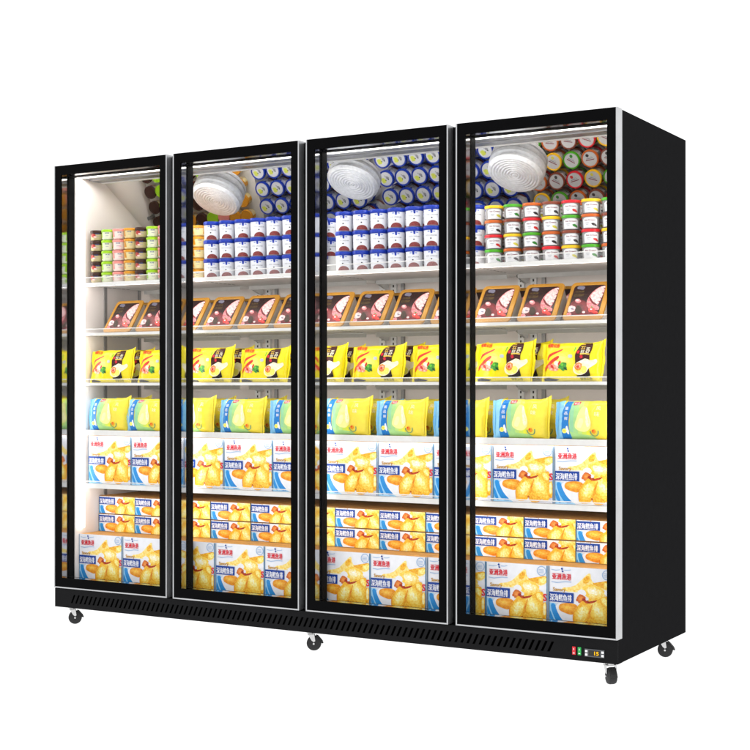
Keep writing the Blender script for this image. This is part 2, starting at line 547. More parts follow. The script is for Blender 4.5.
# control panel
b = MB()
b.box(2.383, 2.453, 0.0015, 0.0049, 0.0170, 0.0435, mat('controller_bezel', (78, 80, 84), 0.4))
b.build('controller', fz, bevel=0.0008)
ctl = bpy.data.objects['controller']
b = MB(); b.box(2.3975, 2.4385, 0.0008, 0.0012, 0.0210, 0.0395, mat('screen_black', (16, 15, 10), 0.2))
AMB = emat('amber_digit', (255, 190, 20), 1.6)
GRN = emat('olive_digit', (120, 125, 40), 0.6)
A = Art()
A.text('-', 2.4035, 0.0300, 2.4090, 0.0315, GRN, 0.02)
A.text('15', 2.4180, 0.0240, 2.4340, 0.0365, AMB, 0.02)
A.emit(b, lambda u, v, o: (u, 0.0008 - o, v))
b.build('screen', ctl)
KEY = mat('key_white', (235, 235, 235), 0.4)
for x_ in (2.3855, 2.4435):
    for z_ in (0.0205, 0.0320):
        b = MB(); b.box(x_, x_ + 0.0085, -0.0005, 0.0014, z_, z_ + 0.0075, KEY); b.build('key', ctl, bevel=0.0004)
for nm, x_, c_ in (('red', 2.338, (210, 30, 42)), ('green', 2.358, (20, 160, 70))):
    b = MB(); b.box(x_, x_ + 0.0125, 0.0015, 0.0049, 0.0190, 0.0465, mat('switch_' + nm, c_, 0.3))
    o_ = b.build('rocker_switch', fz, bevel=0.001); o_['label'] = nm + ' rocker switch'
    b = MB()
    b.box(x_ + .0035, x_ + .0095, 0.0005, 0.0014, 0.0235, 0.0265, KEY)
    b.box(x_ + .0055, x_ + .0075, 0.0005, 0.0014, 0.0355, 0.0415, KEY)
    b.build('switch_mark', o_)

# doors
for i, (x0, x1) in enumerate(DX):
    b = MB()
    b.ring(x0 + .0055, x1 - .0055, ZB + .0055, ZT - .003, 0.0315, 0.0, 0.0078, BGLASS, tb=0.0375)
    b.ring(x0 + .0055, x1 - .0055, ZB + .0055, ZT - .003, 0.0315, 0.0372, 0.0455, BLACK, tb=0.0375)
    b.ring(x0 + .0055, x1 - .0055, ZB + .0055, ZT - .003, 0.029, 0.0079, 0.0371, BLACK, tb=0.035)
    d = b.build('door', fz)
    b = MB()
    b.box(x0, x0 + .0052, -0.0012, 0.0460, ZB, ZT - .0002, ALU)
    b.box(x1 - .0052, x1, -0.0012, 0.0460, ZB, ZT - .0002, ALU)
    b.box(x0 + .0053, x1 - .0053, -0.0012, 0.0460, ZB, ZB + .0052, ALU)
    b.box(x0 + .0053, x1 - .0053, 0.0004, 0.0460, ZT - .0028, ZT - .0006, BLACK)
    b.build('door_trim', d, bevel=0.0006)
    b = MB()
    b.ring(x0 + .0348, x1 - .0348, ZB + .0408, ZT - .0383, 0.0022, 0.0079, 0.0371, REVEAL)
    b.build('spacer_bar', d)
    b = MB()
    b.face([(x0 + .036, 0.004, ZB + .042), (x1 - .036, 0.004, ZB + .042), (x1 - .036, 0.004, ZT - .040), (x0 + .036, 0.004, ZT - .040)], GLASS)
    b.build('glass_pane', d)

# lamps
def strip(x0, x1, y0, y1, z0, z1, nm='light_strip'):
    b = MB(); b.box(x0, x1, y0, y1, z0, z1, LED); return b.build(nm, fz)
strip(XI0 + .0003, XI0 + .010, 0.098, 0.134, 0.325, 1.735)
strip(XI1 - .010, XI1 - .0003, 0.098, 0.134, 0.325, 1.735)
for c in MC:
    b = MB(); b.box(c - 0.024, c + 0.018, 0.0855, 0.094, 0.32, 1.74, LEDM); b.build('light_strip', fz)  # hidden strip added behind each post to brighten the interior

# pilasters on the back and side walls
def pilaster(x0, x1, z0, z1, m_, slots=True):
    b = MB()
    b.box(x0, x1, YB - 0.012, YB - .0002, z0, z1, m_)
    if slots:
        k = z0 + 0.01
        xm = (x0 + x1) / 2
        while k < z1 - 0.01:
            b.box(xm - 0.003, xm + 0.003, YB - 0.0128, YB - 0.0121, k, k + 0.010, SLOT)
            k += 0.020
    b.build('pilaster', fz)
for c in MC:
    pilaster(c - 0.040, c - 0.014, 0.35, 1.55, POST)
    pilaster(c + 0.014, c + 0.040, 0.35, 1.55, POST)
    pilaster(c + 0.062, c + 0.076, 0.35, 1.55, GREYP, False)
for y_ in (0.27, 0.50):
    for xx0, xx1 in ((XI0 + .0002, XI0 + .006), (XI1 - .006, XI1 - .0002)):
        b = MB(); b.box(xx0, xx1, y_ - .004, y_ + .012, 0.12, 1.60, GREYP)
        b.build('pilaster', fz)

# shelves: (z of the surface, lip height, front y, guard height)
SH = [(1.369, 0.013, 0.132, 0.024), (1.155, 0.010, 0.132, 0.018), (0.942, 0.010, 0.132, 0.017), (0.741, 0.021, 0.128, 0.0), (0.512, 0.018, 0.132, 0.012)]
SEG = [(XI0 + .003, MC[0] - .003), (MC[0] + .003, MC[1] - .003), (MC[1] + .003, MC[2] - .003), (MC[2] + .003, XI1 - .003)]
for z, lip, yf, gd in SH:
    for (x0, x1) in SEG:
        b = MB()
        b.box(x0, x1, yf + .0105, YB - 0.014, z - 0.009, z, SHELF)
        b.box(x0, x1, yf, yf + .010, z - lip, z + 0.0015, SHELF)
        b.box(x0 + .02, x1 - .02, YB - .150, YB - .146, z - 0.026, z - 0.0092, SHELF)
        s_ = b.build('shelf', fz, bevel=0.001)
        b = MB(); b.box(x0 + .012, x1 - .012, yf + .0108, yf + .0180, z - min(lip, .013) + .0005, z - 0.0092, LEDS); b.build('added_shelf_lamp', s_)  # added lamp, hidden behind the lip, brightens the space below
        if z > 0.7:
            b = MB(); b.box(x0 + .03, x1 - .03, YB - .1455, YB - .136, z - .0200, z - 0.0092, LEDB); b.build('added_shelf_lamp', s_)  # added lamp behind the cross bar, lifts the back wall
        for xx in (x0 + .0005, x1 - .0025):
            b = MB()
            v_ = [(YB - .110, z - .0093), (YB - .0135, z - .0093), (YB - .0135, z - .036), (YB - .040, z - .036), (YB - .110, z - .014)]
            b.face([(xx, y, q) for y, q in v_], SHELF); b.face([(xx + .002, y, q) for y, q in reversed(v_)], SHELF)
            for k in range(5):
                a_, c_ = v_[k], v_[(k + 1) % 5]
                b.face([(xx, c_[0], c_[1]), (xx, a_[0], a_[1]), (xx + .002, a_[0], a_[1]), (xx + .002, c_[0], c_[1])], SHELF)
            b.build('bracket', s_)
        b = MB()
        for k in range(9):
            yy = yf + 0.03 + k * 0.03
            b.box(x0 + .010, x0 + .0135, yy, yy + .018, z - .0096, z - .0091, DARK)
        b.build('bracket_slot_row', s_)
        if gd > 0:
            b = MB()
            b.tube((x0 + .004, yf + .001, z + gd), (x1 - .004, yf + .001, z + gd), 0.0017, SHELF)
            for xx in (x0 + .004, x1 - .004):
                b.tube((xx, yf + .001, z + gd), (xx, yf + .004, z), 0.0015, SHELF)
            b.face([(x0 + .004, yf + .002, z + .0016), (x1 - .004, yf + .002, z + .0016), (x1 - .004, yf + .002, z + gd - .001), (x0 + .004, yf + .002, z + gd - .001)], GUARD)
            b.build('guard_rail', s_)

# riser behind the front rows of tubs on the top shelf
b = MB(); RZ = 1.369 + 0.0005
b.box(XI0 + .004, 0.640, 0.282, 0.64, RZ, RZ + 4 * 0.0455 - .0005, SHELF)
b.build('riser', fz)
b = MB(); b.box(0.645, 1.892, 0.300, 0.64, RZ, RZ + 0.0765 - .0005, SHELF); b.build('riser', fz)
b = MB(); b.box(1.92, XI1 - .006, 0.296, 0.64, RZ, RZ + 2 * 0.053 - .0008, SHELF); b.build('riser', fz)

# fan covers on the mirror
tilt = math.atan2(z0m - z1m, y1m - y0m)
def fan_cover(x, y, z):
    b = MB()
    R = 0.108
    prof = [(0.070, 0.045), (0.100, 0.043), (R - .004, 0.040), (R, 0.032), (R, 0.020), (R - .006, 0.016), (R - .010, 0.014), (R - .010, 0.006), (R - .004, 0.004), (R - .002, -0.004), (R - .008, -0.010)]
    k = 9
    face = []
    for j in range(k):
        r0 = (R - .010) * (k - j) / k
        dome = 0.001 * (1 - (r0 / R) ** 2)
        face.append((r0, -0.0125 - dome))
        face.append((r0 - 0.0050, -0.0147 - dome))
    face.append((0.004, -0.0150))
    b.lathe(prof + face, 48, FROST)
    b.xform(Matrix.Rotation(-tilt, 4, 'X'))
    o = b.build('fan_cover', fz, smooth=35, loc=(x, y, z))
    return o
for (x, y, z) in ((0.590, 0.345, 1.720), (1.264, 0.345, 1.742), (1.972, 0.345, 1.724)):
    fan_cover(x, y, z)

# castors
def caster(x, y, ang, brake):
    b = MB()
    b.box(-.028, .028, -.024, .024, -.004, -.0005, CHROME)
    b.lathe([(0.016, -.014), (0.018, -.004)], 20, CHROME)
    b.prism([(-.012, -.012), (.014, -.012), (.018, -.040), (.012, -.044), (.004, -.038)], -0.0190, -0.0165, CHROME)
    b.prism([(-.012, -.012), (.014, -.012), (.018, -.040), (.012, -.044), (.004, -.038)], 0.0165, 0.0190, CHROME)
    b.box(-.012, .014, -.0190, .0190, -.0165, -.0135, CHROME)
    b.tube((.012, -.021, -.0498), (.012, .021, -.0498), 0.004, CHROME)
    c = b.build('caster', fz, bevel=0.0006)
    c.location = (x, y, 0); c.rotation_euler = (0, 0, ang)
    b = MB()
    b.lathe([(0.016, -.0150), (0.0258, -.0130), (0.0282, -.007), (0.0282, .007), (0.0258, .0130), (0.016, .0150)], 32, RUBBER)
    b.xform(Matrix.Translation((.012, 0, -.0498)) @ Matrix.Rotation(PI / 2, 4, 'X'))
    w = b.build('wheel', c, smooth=40)
    if brake:
        b = MB()
        b.prism([(.020, -.018), (.028, -.022), (.044, -.040), (.048, -.050), (.043, -.050), (.035, -.042), (.022, -.030)], -0.011, 0.011, RUBBER)
        b.build('brake_pedal', c, bevel=0.001)
# the wheel's lowest point reaches the floor
for x, y, a, br in ((0.045, 0.062, 0.70, True), (1.248, 0.062, 0.50, True), (2.450, 0.062, -0.85, True), (0.045, 0.64, 0.3, False), (1.248, 0.64, 0.2, False), (2.446, 0.61, 0.25, True)):
    caster(x, y, a, br)

# ------------------------------------------------------------------ cartons of fried fish
def carton(name, w, d, h, art, label, board=None, edge=0.001):
    t = empty(name, (0, 0, 0), 0, label, 'carton')
    b = MB()
    g = 0.0008
    b.box(g, w - g, 0, d, 0.0003, h - .0004, board or CARDW)
    # brown lid flap
    o = b.build('carton_body', t, bevel=0.0008)
    b = MB()
    b.box(g + .0004, w - g - .0004, .0008, d - .0006, h - .0003, h, CARD)
    b.build('lid_flap', t)
    b = MB()
    b.face([(g + .001, -.0002, .0008), (w - g - .001, -.0002, .0008), (w - g - .001, -.0002, h - edge), (g + .001, -.0002, h - edge)], I_WHITE)
    ww, hh = w - 2 * g - .002, h - .001 - edge
    art.emit(b, lambda u, v, off: (g + .001 + u * ww, -.0002 - off, .001 + v * hh), base=0.0002, step=0.00003)
    b.build('front_print', t)
    return t

ART = box_art()
# the small cartons show the middle band of the same picture
v0, v1, u1 = 0.195, 0.592, 0.855
def crop(p): return (p[0] / u1, (p[1] - v0) / (v1 - v0))
ARTS = ART.clipped(0, v0, u1, v1).mapped(crop)

ORD = ['first', 'second', 'third', 'fourth', 'fifth', 'sixth', 'seventh', 'eighth', 'ninth', 'tenth', 'eleventh', 'twelfth', 'thirteenth']
bp = 0.2395
big = None
for k in range(10):
    lab = 'large white fried-fish carton on the lowest shelf, %s from the left' % ORD[k]
    loc = (0.0525 + bp * k, 0.155 + 0.0025 * math.sin(k * 4.3), 0.5125)
    if big is None:
        big = carton('food_carton', bp, 0.36, 0.2045, ART, lab); big.location = loc; big['group'] = 'large cartons of fried fish'
    else:
        dup(big, loc, 0, lab)
bp2 = 0.2405
bigb = None
for k in range(10):
    lab = 'large white fried-fish carton standing on the freezer floor, %s from the left' % ORD[k]
    loc = (0.0415 + bp2 * k, 0.1085 + 0.002 * math.sin(k * 2.9), 0.0902)
    if bigb is None:
        bigb = carton('food_carton', bp2, 0.50, 0.2105, ART, lab); bigb.location = loc; bigb['group'] = 'large cartons on the freezer floor'
    else:
        dup(bigb, loc, 0, lab)
sp = 0.2014
small = None
for r in range(2):
    for k in range(12):
        lab = 'small flat fried-fish carton, %s from the left in the %s flat layer' % (ORD[k], ('lower', 'upper')[r])
        loc = (0.0420 + sp * k, 0.232 + 0.002 * math.sin(k * 5.1 + r), 0.0902 + 0.2112 + 0.0775 * r)
        if small is None:
            small = carton('flat_food_carton', sp, 0.38, 0.0765, ARTS, lab, mat('dark_board_edge', (120, 76, 34), 0.7), 0.0028); small.location = loc; small['group'] = 'small flat cartons of fried fish'
        else:
            dup(small, loc, 0, lab)

# ------------------------------------------------------------------ pillow pouches
def pouch(name, label, w, h, T, film_l, art, fin, lean=0.16, seed=0, category='frozen food pouch'):
    """film_l(u) -> material of the film at u"""
    t = empty(name, (0, 0, 0), 0, label, category)
    NU, NV = 44, 30
    def bulge(u, v):
        a = max(0.0, 1 - abs(2 * u - 1) ** 3.2); c = max(0.0, 1 - abs(2 * v - 1) ** 2.4)
        return (a ** 0.55) * (c ** 0.5)
    def surf(u, v, off, side=1):
        B = bulge(u, v)
        # outline: film gathers towards the sealed ends, corners flick up
        xx = u * w + 0.004 * noise.noise(Vector((v * 5 + seed, seed, 0)))
        zz = v * h
        e = max(0.0, (u - 0.82) / 0.18)
        zz += (v ** 1.5) * 0.008 * e * e
        e2 = max(0.0, (0.10 - u) / 0.10)
        zz -= (v ** 2) * 0.004 * e2
        zz += 0.0025 * noise.noise(Vector((u * 6, seed, 3))) * v
        wr = noise.noise(Vector((u * 5 + seed, v * 16, 1.3))) * (0.35 + 1.0 * (abs(2 * u - 1) ** 3)) + 0.5 * noise.noise(Vector((u * 16 + seed, v * 7, 4.3)))
        y = -side * (T * 0.5 * B + 0.0028 * wr * min(1, 4 * B)) - side * (off + 0.0004)
        return Vector((xx, y + zz * lean, zz))
    b = MB()
    for side in (1, -1):
        base = len(b.v)
        for j in range(NV + 1):
            for i in range(NU + 1):
                b.v.append(tuple(surf(i / NU, j / NV, 0, side)))
        for j in range(NV):
            for i in range(NU):
                q = (base + j * (NU + 1) + i, base + j * (NU + 1) + i + 1, base + (j + 1) * (NU + 1) + i + 1, base + (j + 1) * (NU + 1) + i)
                b.f.append(q if side == 1 else q[::-1]); b.mi.append(b.m(film_l((i + .5) / NU, (j + .5) / NV)))
    b.build('pouch_film', t, smooth=60)
    # crimped end seals
    for u0, sgn, flare in ((0.0, -1, 0.000), (1.0, 1, 0.008)):
        b = MB(); n = 22
        m_ = film_l(u0, 0.5)
        pts = []
        for j in range(n + 1):
            v = j / n
            p = surf(u0, v, 0)
            p.y = p.z * lean
            q = p + Vector((sgn * (fin * (0.75 + 0.5 * v) + (0.0012 if j % 2 else 0)), -0.004 * math.sin(v * 7 + seed), (flare * 0.8 * v * v)))
            pts.append((p, q))
        for j in range(n):
            (p0, q0), (p1, q1) = pts[j], pts[j + 1]
            mids = [(p0 + (q0 - p0) * f + Vector((0, 0.0010 * (-1) ** s, 0)), p1 + (q1 - p1) * f + Vector((0, 0.0010 * (-1) ** s, 0))) for s, f in enumerate((0, .33, .66, 1))]
            for s in range(3):
                b.face([mids[s][0], mids[s + 1][0], mids[s + 1][1], mids[s][1]] if sgn > 0 else [mids[s + 1][0], mids[s][0], mids[s][1], mids[s + 1][1]], m_)
        b.build('end_seal', t)
    b = MB()
    art.emit(b, lambda u, v, off: surf(u, v, off), L=0.045, base=0.0006, step=0.00010)
    b.build('front_print', t, smooth=60)
    return t

F_YEL = mat('film_yellow', (246, 226, 6), 0.28, spec=0.5, vary=0.05, vscale=25)
F_YEL2 = mat('film_lemon', (248, 222, 62), 0.28, spec=0.5, vary=0.05, vscale=25)
F_LBLUE = mat('film_light_blue', (128, 196, 236), 0.28, spec=0.5)
F_GOLDY = mat('film_amber', (220, 168, 20), 0.3, spec=0.5)

def pz(p, W_=735 - 60, X0=62, T0=62, T1=50, B0=488, B1=490):
    u = (p[0] - X0) / W_
    yt = T0 + (T1 - T0) * u; yb = B0 + (B1 - B0) * u
    u += 0.065 * math.sin(PI * min(max(u, 0), 1))
    return (min(max(u, 0.012), 0.988), min(max((yb - p[1]) / (yb - yt), 0.015), 0.985))
A3 = Art()
def P3(pts, m, sm=0):
    q = [pz(p) for p in pts]
    A3.poly(smooth_poly(q, sm) if sm else q, m)
I_LEM = ink('lemon_light', 250, 245, 110)
I_ORT = ink('orange_red', 226, 56, 8)
I_SHR = mat('ink_shrimp', (208, 22, 10), 0.35, c2=(230, 64, 36), vscale=120)
I_SHP = mat('ink_shrimp_pink', (240, 120, 84), 0.35, c2=(252, 206, 180), vscale=120)
I_LEAF = mat('ink_leaf', (30, 120, 40), 0.35, c2=(80, 170, 50), vscale=160)
I_MAR = ink('maroon', 62, 14, 16)
I_CRM = mat('ink_cream', (246, 236, 190), 0.35, c2=(254, 250, 228), vscale=60)
I_GOLD = ink('gold', 240, 200, 80)
I_BLK = ink('black', 24, 20, 18)
I_GRN = ink('green', 110, 200, 60)
for q in range(5):
    P3(blob(270, 240, 175 - 32 * q, 120 - 22 * q, 0.2, seed=3 + q * .2), mat('ink_lemon_step_' + 'abcde'[q], (242 + 2 * q, 226 + 5 * q, 24 + 26 * q), 0.35, spec=0.3))
P3([(95, 235), (120, 190), (165, 160), (225, 135), (258, 124), (262, 140), (200, 170), (160, 195), (120, 225), (100, 262)], I_SHR, 1)
P3([(64, 368), (78, 318), (120, 270), (165, 232), (215, 198), (236, 204), (228, 230), (180, 262), (140, 300), (104, 340), (74, 380)], I_SHR, 1)
P3(blob(178, 330, 62, 40, 0.1, seed=5), I_SHP)
P3(blob(208, 285, 34, 24, 0.5, seed=6), I_CRM)
P3(blob(160, 320, 30, 12, 0.8, seed=7), I_SHR)
P3(blob(236, 282, 14, 26, 0.3, seed=8), I_SHR)
P3(blob(278, 318, 52, 44, 0.2, seed=9, rough=0.25), I_LEAF)
P3(blob(268, 300, 20, 14, 0.6, seed=10), I_GRN)
P3(blob(310, 344, 26, 10, 0.6, seed=10), mat('ink_leaf_dark', (14, 70, 30), 0.35))
P3(blob(356, 206, 28, 20, 0.0, seed=11), ink('grey_badge', 190, 196, 200))
P3([(388, 150), (396, 100), (408, 104), (400, 156)], I_GRN)
P3([(450, 86), (500, 52), (560, 46), (622, 60), (616, 140), (600, 220), (596, 300), (606, 380), (622, 422), (440, 422), (420, 340), (412, 260), (420, 160)], I_MAR, 1)
P3([(468, 206), (490, 190), (512, 200), (506, 226), (480, 230)], I_RED)
P3(blob(448, 160, 18, 18, 0, seed=13), I_RED)
P3([(398, 340), (420, 282), (500, 248), (545, 226), (590, 250), (640, 252), (690, 236), (694, 284), (640, 318), (600, 342), (560, 392), (500, 416), (440, 410), (404, 382)], I_CRM, 1)
P3(blob(500, 355, 80, 42, -0.1, seed=14), I_LEM)
P3(blob(462, 318, 46, 44, 0.1, seed=15), I_ORANGE)
P3(blob(462, 318, 34, 30, 0.1, seed=16), I_SHP)
P3(blob(456, 322, 18, 16, 0.1, seed=17), I_SHR)
P3(blob(550, 268, 44, 30, -0.4, seed=18), I_CRM)
P3([(440, 418), (520, 418), (606, 380), (622, 424), (560, 436), (452, 434)], I_BLK)
P3([(66, 452), (130, 446), (240, 466), (200, 478), (66, 486)], I_BLK)
q0, q1 = pz((88, 112)), pz((216, 66)); A3.btext('鲜虾云吞', q0[0], q0[1], q1[0], q1[1], I_ORT, 0.006)
q0, q1 = pz((470, 132)), pz((528, 72)); A3.text('云', q0[0], q0[1], q1[0], q1[1], I_GOLD, 0.0)
P3([(476, 176), (540, 168), (604, 178), (600, 190), (540, 182), (480, 190)], I_GOLD)
q0, q1 = pz((480, 176)), pz((528, 134)); A3.text('鲜', q0[0], q0[1], q1[0], q1[1], I_CRM, 0.0)
q0, q1 = pz((540, 172)), pz((596, 108)); A3.text('吞', q0[0], q0[1], q1[0], q1[1], I_CRM, 0.0)
q0, q1 = pz((490, 474)), pz((650, 440)); A3.text('鲜美云吞', q0[0], q0[1], q1[0], q1[1], I_BLK, 0.0)

pp = 0.2632
first = None
for row, (yy, n0, n1) in enumerate(((0.172, 0, 9), (0.262, 0, 9))):
    for k in range(n0, n1):
        if row == 0: lab = 'yellow pouch with shrimp and maroon panel on the middle shelf, %s from the left' % ORD[k]
        else: lab = 'yellow shrimp pouch standing behind the front row, %s from the left' % ORD[k]
        x_ = 0.058 + pp * k + (0.028 if row else 0) 
        if row and k == 8: continue
        loc = (x_, yy, 0.9428)
        if first is None:
            first = pouch('wonton_pouch', lab, 0.211, 0.140, 0.058, lambda u, v: F_YEL, A3, 0.010, seed=2); first.location = loc
            first['group'] = 'yellow shrimp pouches'
        else:
            o = dup(first, loc, 0, lab)
            o.rotation_euler[2] = 0.035 * math.sin(k * 2.3 + row); o.scale = (1.0, 1.0 + .12 * math.sin(k * 1.9), 1.0 + .022 * math.sin(k * 3.7 + row))

# blue and lemon pouch
def pw(p, W_=640, X0=50, T0=112, T1=100, B0=528, B1=528):
    u = (p[0] - X0) / W_
    yt = T0 + (T1 - T0) * u; yb = B0
    u += 0.045 * math.sin(PI * min(max(u, 0), 1))
    return (min(max(u, 0.012), 0.988), min(max((yb - p[1]) / (yb - yt), 0.012), 0.988))
A4 = Art()
def P4(pts, m, sm=0):
    q = [pw(p) for p in pts]
    A4.poly(smooth_poly(q, sm) if sm else q, m)
greens = [(150, 208, 160), (168, 216, 140), (190, 224, 124), (212, 230, 90), (232, 232, 60)]
edges = [205, 250, 300, 350, 400, 440]
for k in range(5):
    xa, xb = edges[k], edges[k + 1]
    m_ = ink('green_fade_%d' % k if False else 'green_fade' + 'abcde'[k], *greens[k])
    P4([(xa, 90), (xb, 90), (xb, 540), (xa, 540)], m_)
P4([(205, 440), (330, 470), (460, 480), (520, 540), (205, 540)], I_GRN if False else ink('soft_green', 172, 218, 140), 0)
P4([(150, 100), (218, 104), (204, 200), (194, 320), (204, 440), (226, 540), (118, 540), (110, 420), (112, 300), (126, 190)], ink('band_blue', 20, 122, 200), 0)
for (yy) in (188, 242, 298):
    q0, q1 = pw((142, yy + 20)), pw((182, yy - 18)); A4.text({188: '一', 242: '品', 298: '鲜'}[yy] if yy != 188 else '第', q0[0], q0[1], q1[0], q1[1], I_PLATE, 0.01)
P4(blob(182, 425, 16, 46, -0.2, seed=3), I_PLATE)
P4(blob(146, 436, 28, 28, 0, seed=4), I_LEM)
P4(blob(146, 436, 11, 11, 0, seed=5), I_ORANGE)
P4([(236, 118), (308, 116), (304, 146), (234, 156)], I_RED)
q0, q1 = pw((244, 148)), pw((300, 122)); A4.text('鲜', q0[0] , q0[1], (q0[0] + q1[0]) / 2 - .002, q1[1], I_PLATE, 0.0); A4.text('品', (q0[0] + q1[0]) / 2 + .002, q0[1], q1[0], q1[1], I_PLATE, 0.0)
P4([(328, 180), (358, 160), (398, 170), (424, 236), (446, 300), (462, 350), (452, 404), (400, 444), (330, 440), (276, 412), (262, 370), (284, 300), (306, 236)], ink('cream_drop', 240, 236, 150), 2)
P4([(380, 178), (398, 176), (420, 240), (440, 310), (446, 370), (410, 400), (390, 320), (384, 240)], I_CRM, 2)
P4(blob(330, 350, 30, 60, 0.3, seed=6), ink('cream_deep', 246, 240, 176))
q0, q1 = pw((512, 205)), pw((566, 160)); A4.text('风', q0[0], q0[1], q1[0], q1[1], I_CRM, 0.0)
q0, q1 = pw((496, 274)), pw((560, 222)); A4.text('味', q0[0], q0[1], q1[0], q1[1], I_CRM, 0.0)
P4([(470, 200), (500, 140), (570, 130), (570, 136), (504, 150), (480, 205), (470, 265)], I_LEM)
cx, cy = pw((500, 440))
A4.tris(ringpoly(cx, cy, 0.078, 0.118, 0.016, PI * 0.95, PI * 2.1), ink('teal_ring', 60, 140, 120))
P4(blob(494, 436, 28, 24, 0, seed=9), I_ORANGE)
P4(blob(484, 428, 12, 10, 0, seed=10), I_ORT)
def film4(u, v):
    if u < 0.14: return F_LBLUE
    return F_YEL2
pp4 = 0.2437
f4 = None
for row, yy in enumerate((0.166, 0.262)):
    for k in range(10):
        if row and k == 9: continue
        lab = ('blue and lemon pouch on the shelf above the large cartons, %s from the left' if row == 0 else 'blue and lemon pouch standing behind the front row, %s from the left') % ORD[k]
        loc = (max(0.054, 0.017 + 0.2445 * k) + (0.028 if row else 0), yy, 0.7415)
        if f4 is None:
            f4 = pouch('snack_pouch', lab, 0.200, 0.136, 0.062, film4, A4, 0.010, lean=0.10, seed=11); f4.location = loc
            f4['group'] = 'blue and lemon pouches'
        else:
            o = dup(f4, loc, 0, lab)
            o.rotation_euler[2] = 0.03 * math.sin(k * 1.7 + 1 + row); o.scale = (1.0, 1.0 + .12 * math.sin(k * 2.9), 1.0 + .022 * math.sin(k * 4.1 + row))

# ------------------------------------------------------------------ ice cream trays
def rrect(w, h, r, n=5, cx=0, cy=0):
    out = []
    for (sx, sy, a0) in ((1, -1, -PI / 2), (1, 1, 0), (-1, 1, PI / 2), (-1, -1, PI)):
        for k in range(n + 1):
            a = a0 + (PI / 2) * k / n
            out.append((cx + sx * (w / 2 - r) + r * math.cos(a), cy + sy * (h / 2 - r) + r * math.sin(a)))
    return out
TG = mat('tray_gold', (190, 136, 44), 0.32, spec=0.5, metal=0.15, vary=0.05, vscale=30)
TW = mat('tray_white_plastic', (222, 216, 208), 0.35, spec=0.4)
I_DCH = mat('ink_dark_chocolate', (26, 8, 9), 0.3, c2=(48, 12, 14), vscale=60)
I_WINE = mat('ink_wine', (92, 8, 18), 0.3, c2=(134, 18, 30), vscale=70)
I_PINK = mat('ink_pink_ice', (236, 176, 178), 0.35, c2=(252, 226, 222), vscale=130)
I_PINK2 = mat('ink_pink_deep', (226, 110, 118), 0.35, c2=(240, 160, 160), vscale=130)
I_OLIVE = ink('olive_gold', 122, 104, 58)
I_CLOUD = ink('cloud_grey', 120, 118, 136)
I_CHERRY = mat('ink_cherry', (196, 22, 26), 0.25, c2=(230, 60, 46), vscale=120)
def tr(p):   # picture pixels to face coordinates (0..1)
    BL, BR, TR_, TL = (118, 540), (505, 540), (612, 158), (262, 182)
    u, v = 0.5, 0.5
    for _ in range(12):
        x = (1 - u) * (1 - v) * BL[0] + u * (1 - v) * BR[0] + u * v * TR_[0] + (1 - u) * v * TL[0]
        y = (1 - u) * (1 - v) * BL[1] + u * (1 - v) * BR[1] + u * v * TR_[1] + (1 - u) * v * TL[1]
        ex, ey = p[0] - x, p[1] - y
        v -= ey / 370.0; u += (ex - (-ey / 370.0) * 120) / 370.0
    return (min(max(u, 0), 1), min(max(v, 0), 1))
AT = Art()
def PT(pts, m, sm=0):
    q = [tr(p) for p in pts]
    AT.poly(smooth_poly(q, sm) if sm else q, m)
AT.poly(rrect(1, 1, 0.10, 5, 0.5, 0.5), I_DCH)
PT([(150, 420), (230, 350), (330, 350), (400, 400), (500, 470), (500, 538), (130, 538)], I_WINE, 1)
PT([(604, 168), (540, 186), (470, 236), (412, 300), (374, 376), (378, 440), (420, 466), (500, 430), (548, 340), (600, 210)], I_PINK2, 1)
PT([(600, 172), (540, 192), (478, 240), (420, 310), (440, 380), (500, 410), (545, 340), (596, 210)], I_PINK, 1)
PT([(404, 304), (430, 330), (450, 372), (500, 408), (488, 424), (440, 400), (414, 352)], I_WINE, 1)
for (x, y) in ((590, 205), (572, 268), (545, 330), (528, 374)):
    PT(blob(x, y, 13, 7, 0.3, n=10, seed=x), I_WINE)
PT(blob(330, 206, 46, 22, -0.1, seed=2), I_CLOUD)
q0, q1 = tr((262, 266)), tr((384, 238)); AT.text('冰淇淋', q0[0] - .03, q0[1], q1[0] - .06, q1[1] , I_OLIVE, 0.0)
q0, q1 = tr((238, 312)), tr((368, 278)); AT.text('ICE CREAM', q0[0] - .02, q0[1], q1[0] - .04, q1[1], I_OLIVE, 0.0)
PT(blob(276, 364, 34, 26, 0, seed=3), I_PINK2)
PT(blob(270, 358, 20, 14, 0, seed=4), I_PINK)
PT(blob(186, 462, 56, 38, -0.3, seed=5), I_PINK)
PT(blob(200, 462, 20, 8, 0.2, seed=6), I_CLOUD)
PT(blob(150, 524, 34, 18, 0, seed=7), I_PINK2)
PT(blob(272, 474, 40, 50, 0.1, seed=8), ink('cocoa', 66, 50, 38))
PT(blob(334, 504, 20, 14, 0, seed=9), I_PINK)
PT(blob(430, 480, 44, 30, 0.2, seed=10), I_CHERRY)
PT(blob(492, 456, 30, 26, 0.2, seed=11), I_PINK2)
PT(blob(470, 506, 36, 22, 0.2, seed=12), I_CHERRY)
PT(blob(424, 470, 14, 9, 0.2, seed=13), I_PINK)
PT(blob(436, 442, 14, 7, 0.2, seed=14), I_LEAF)

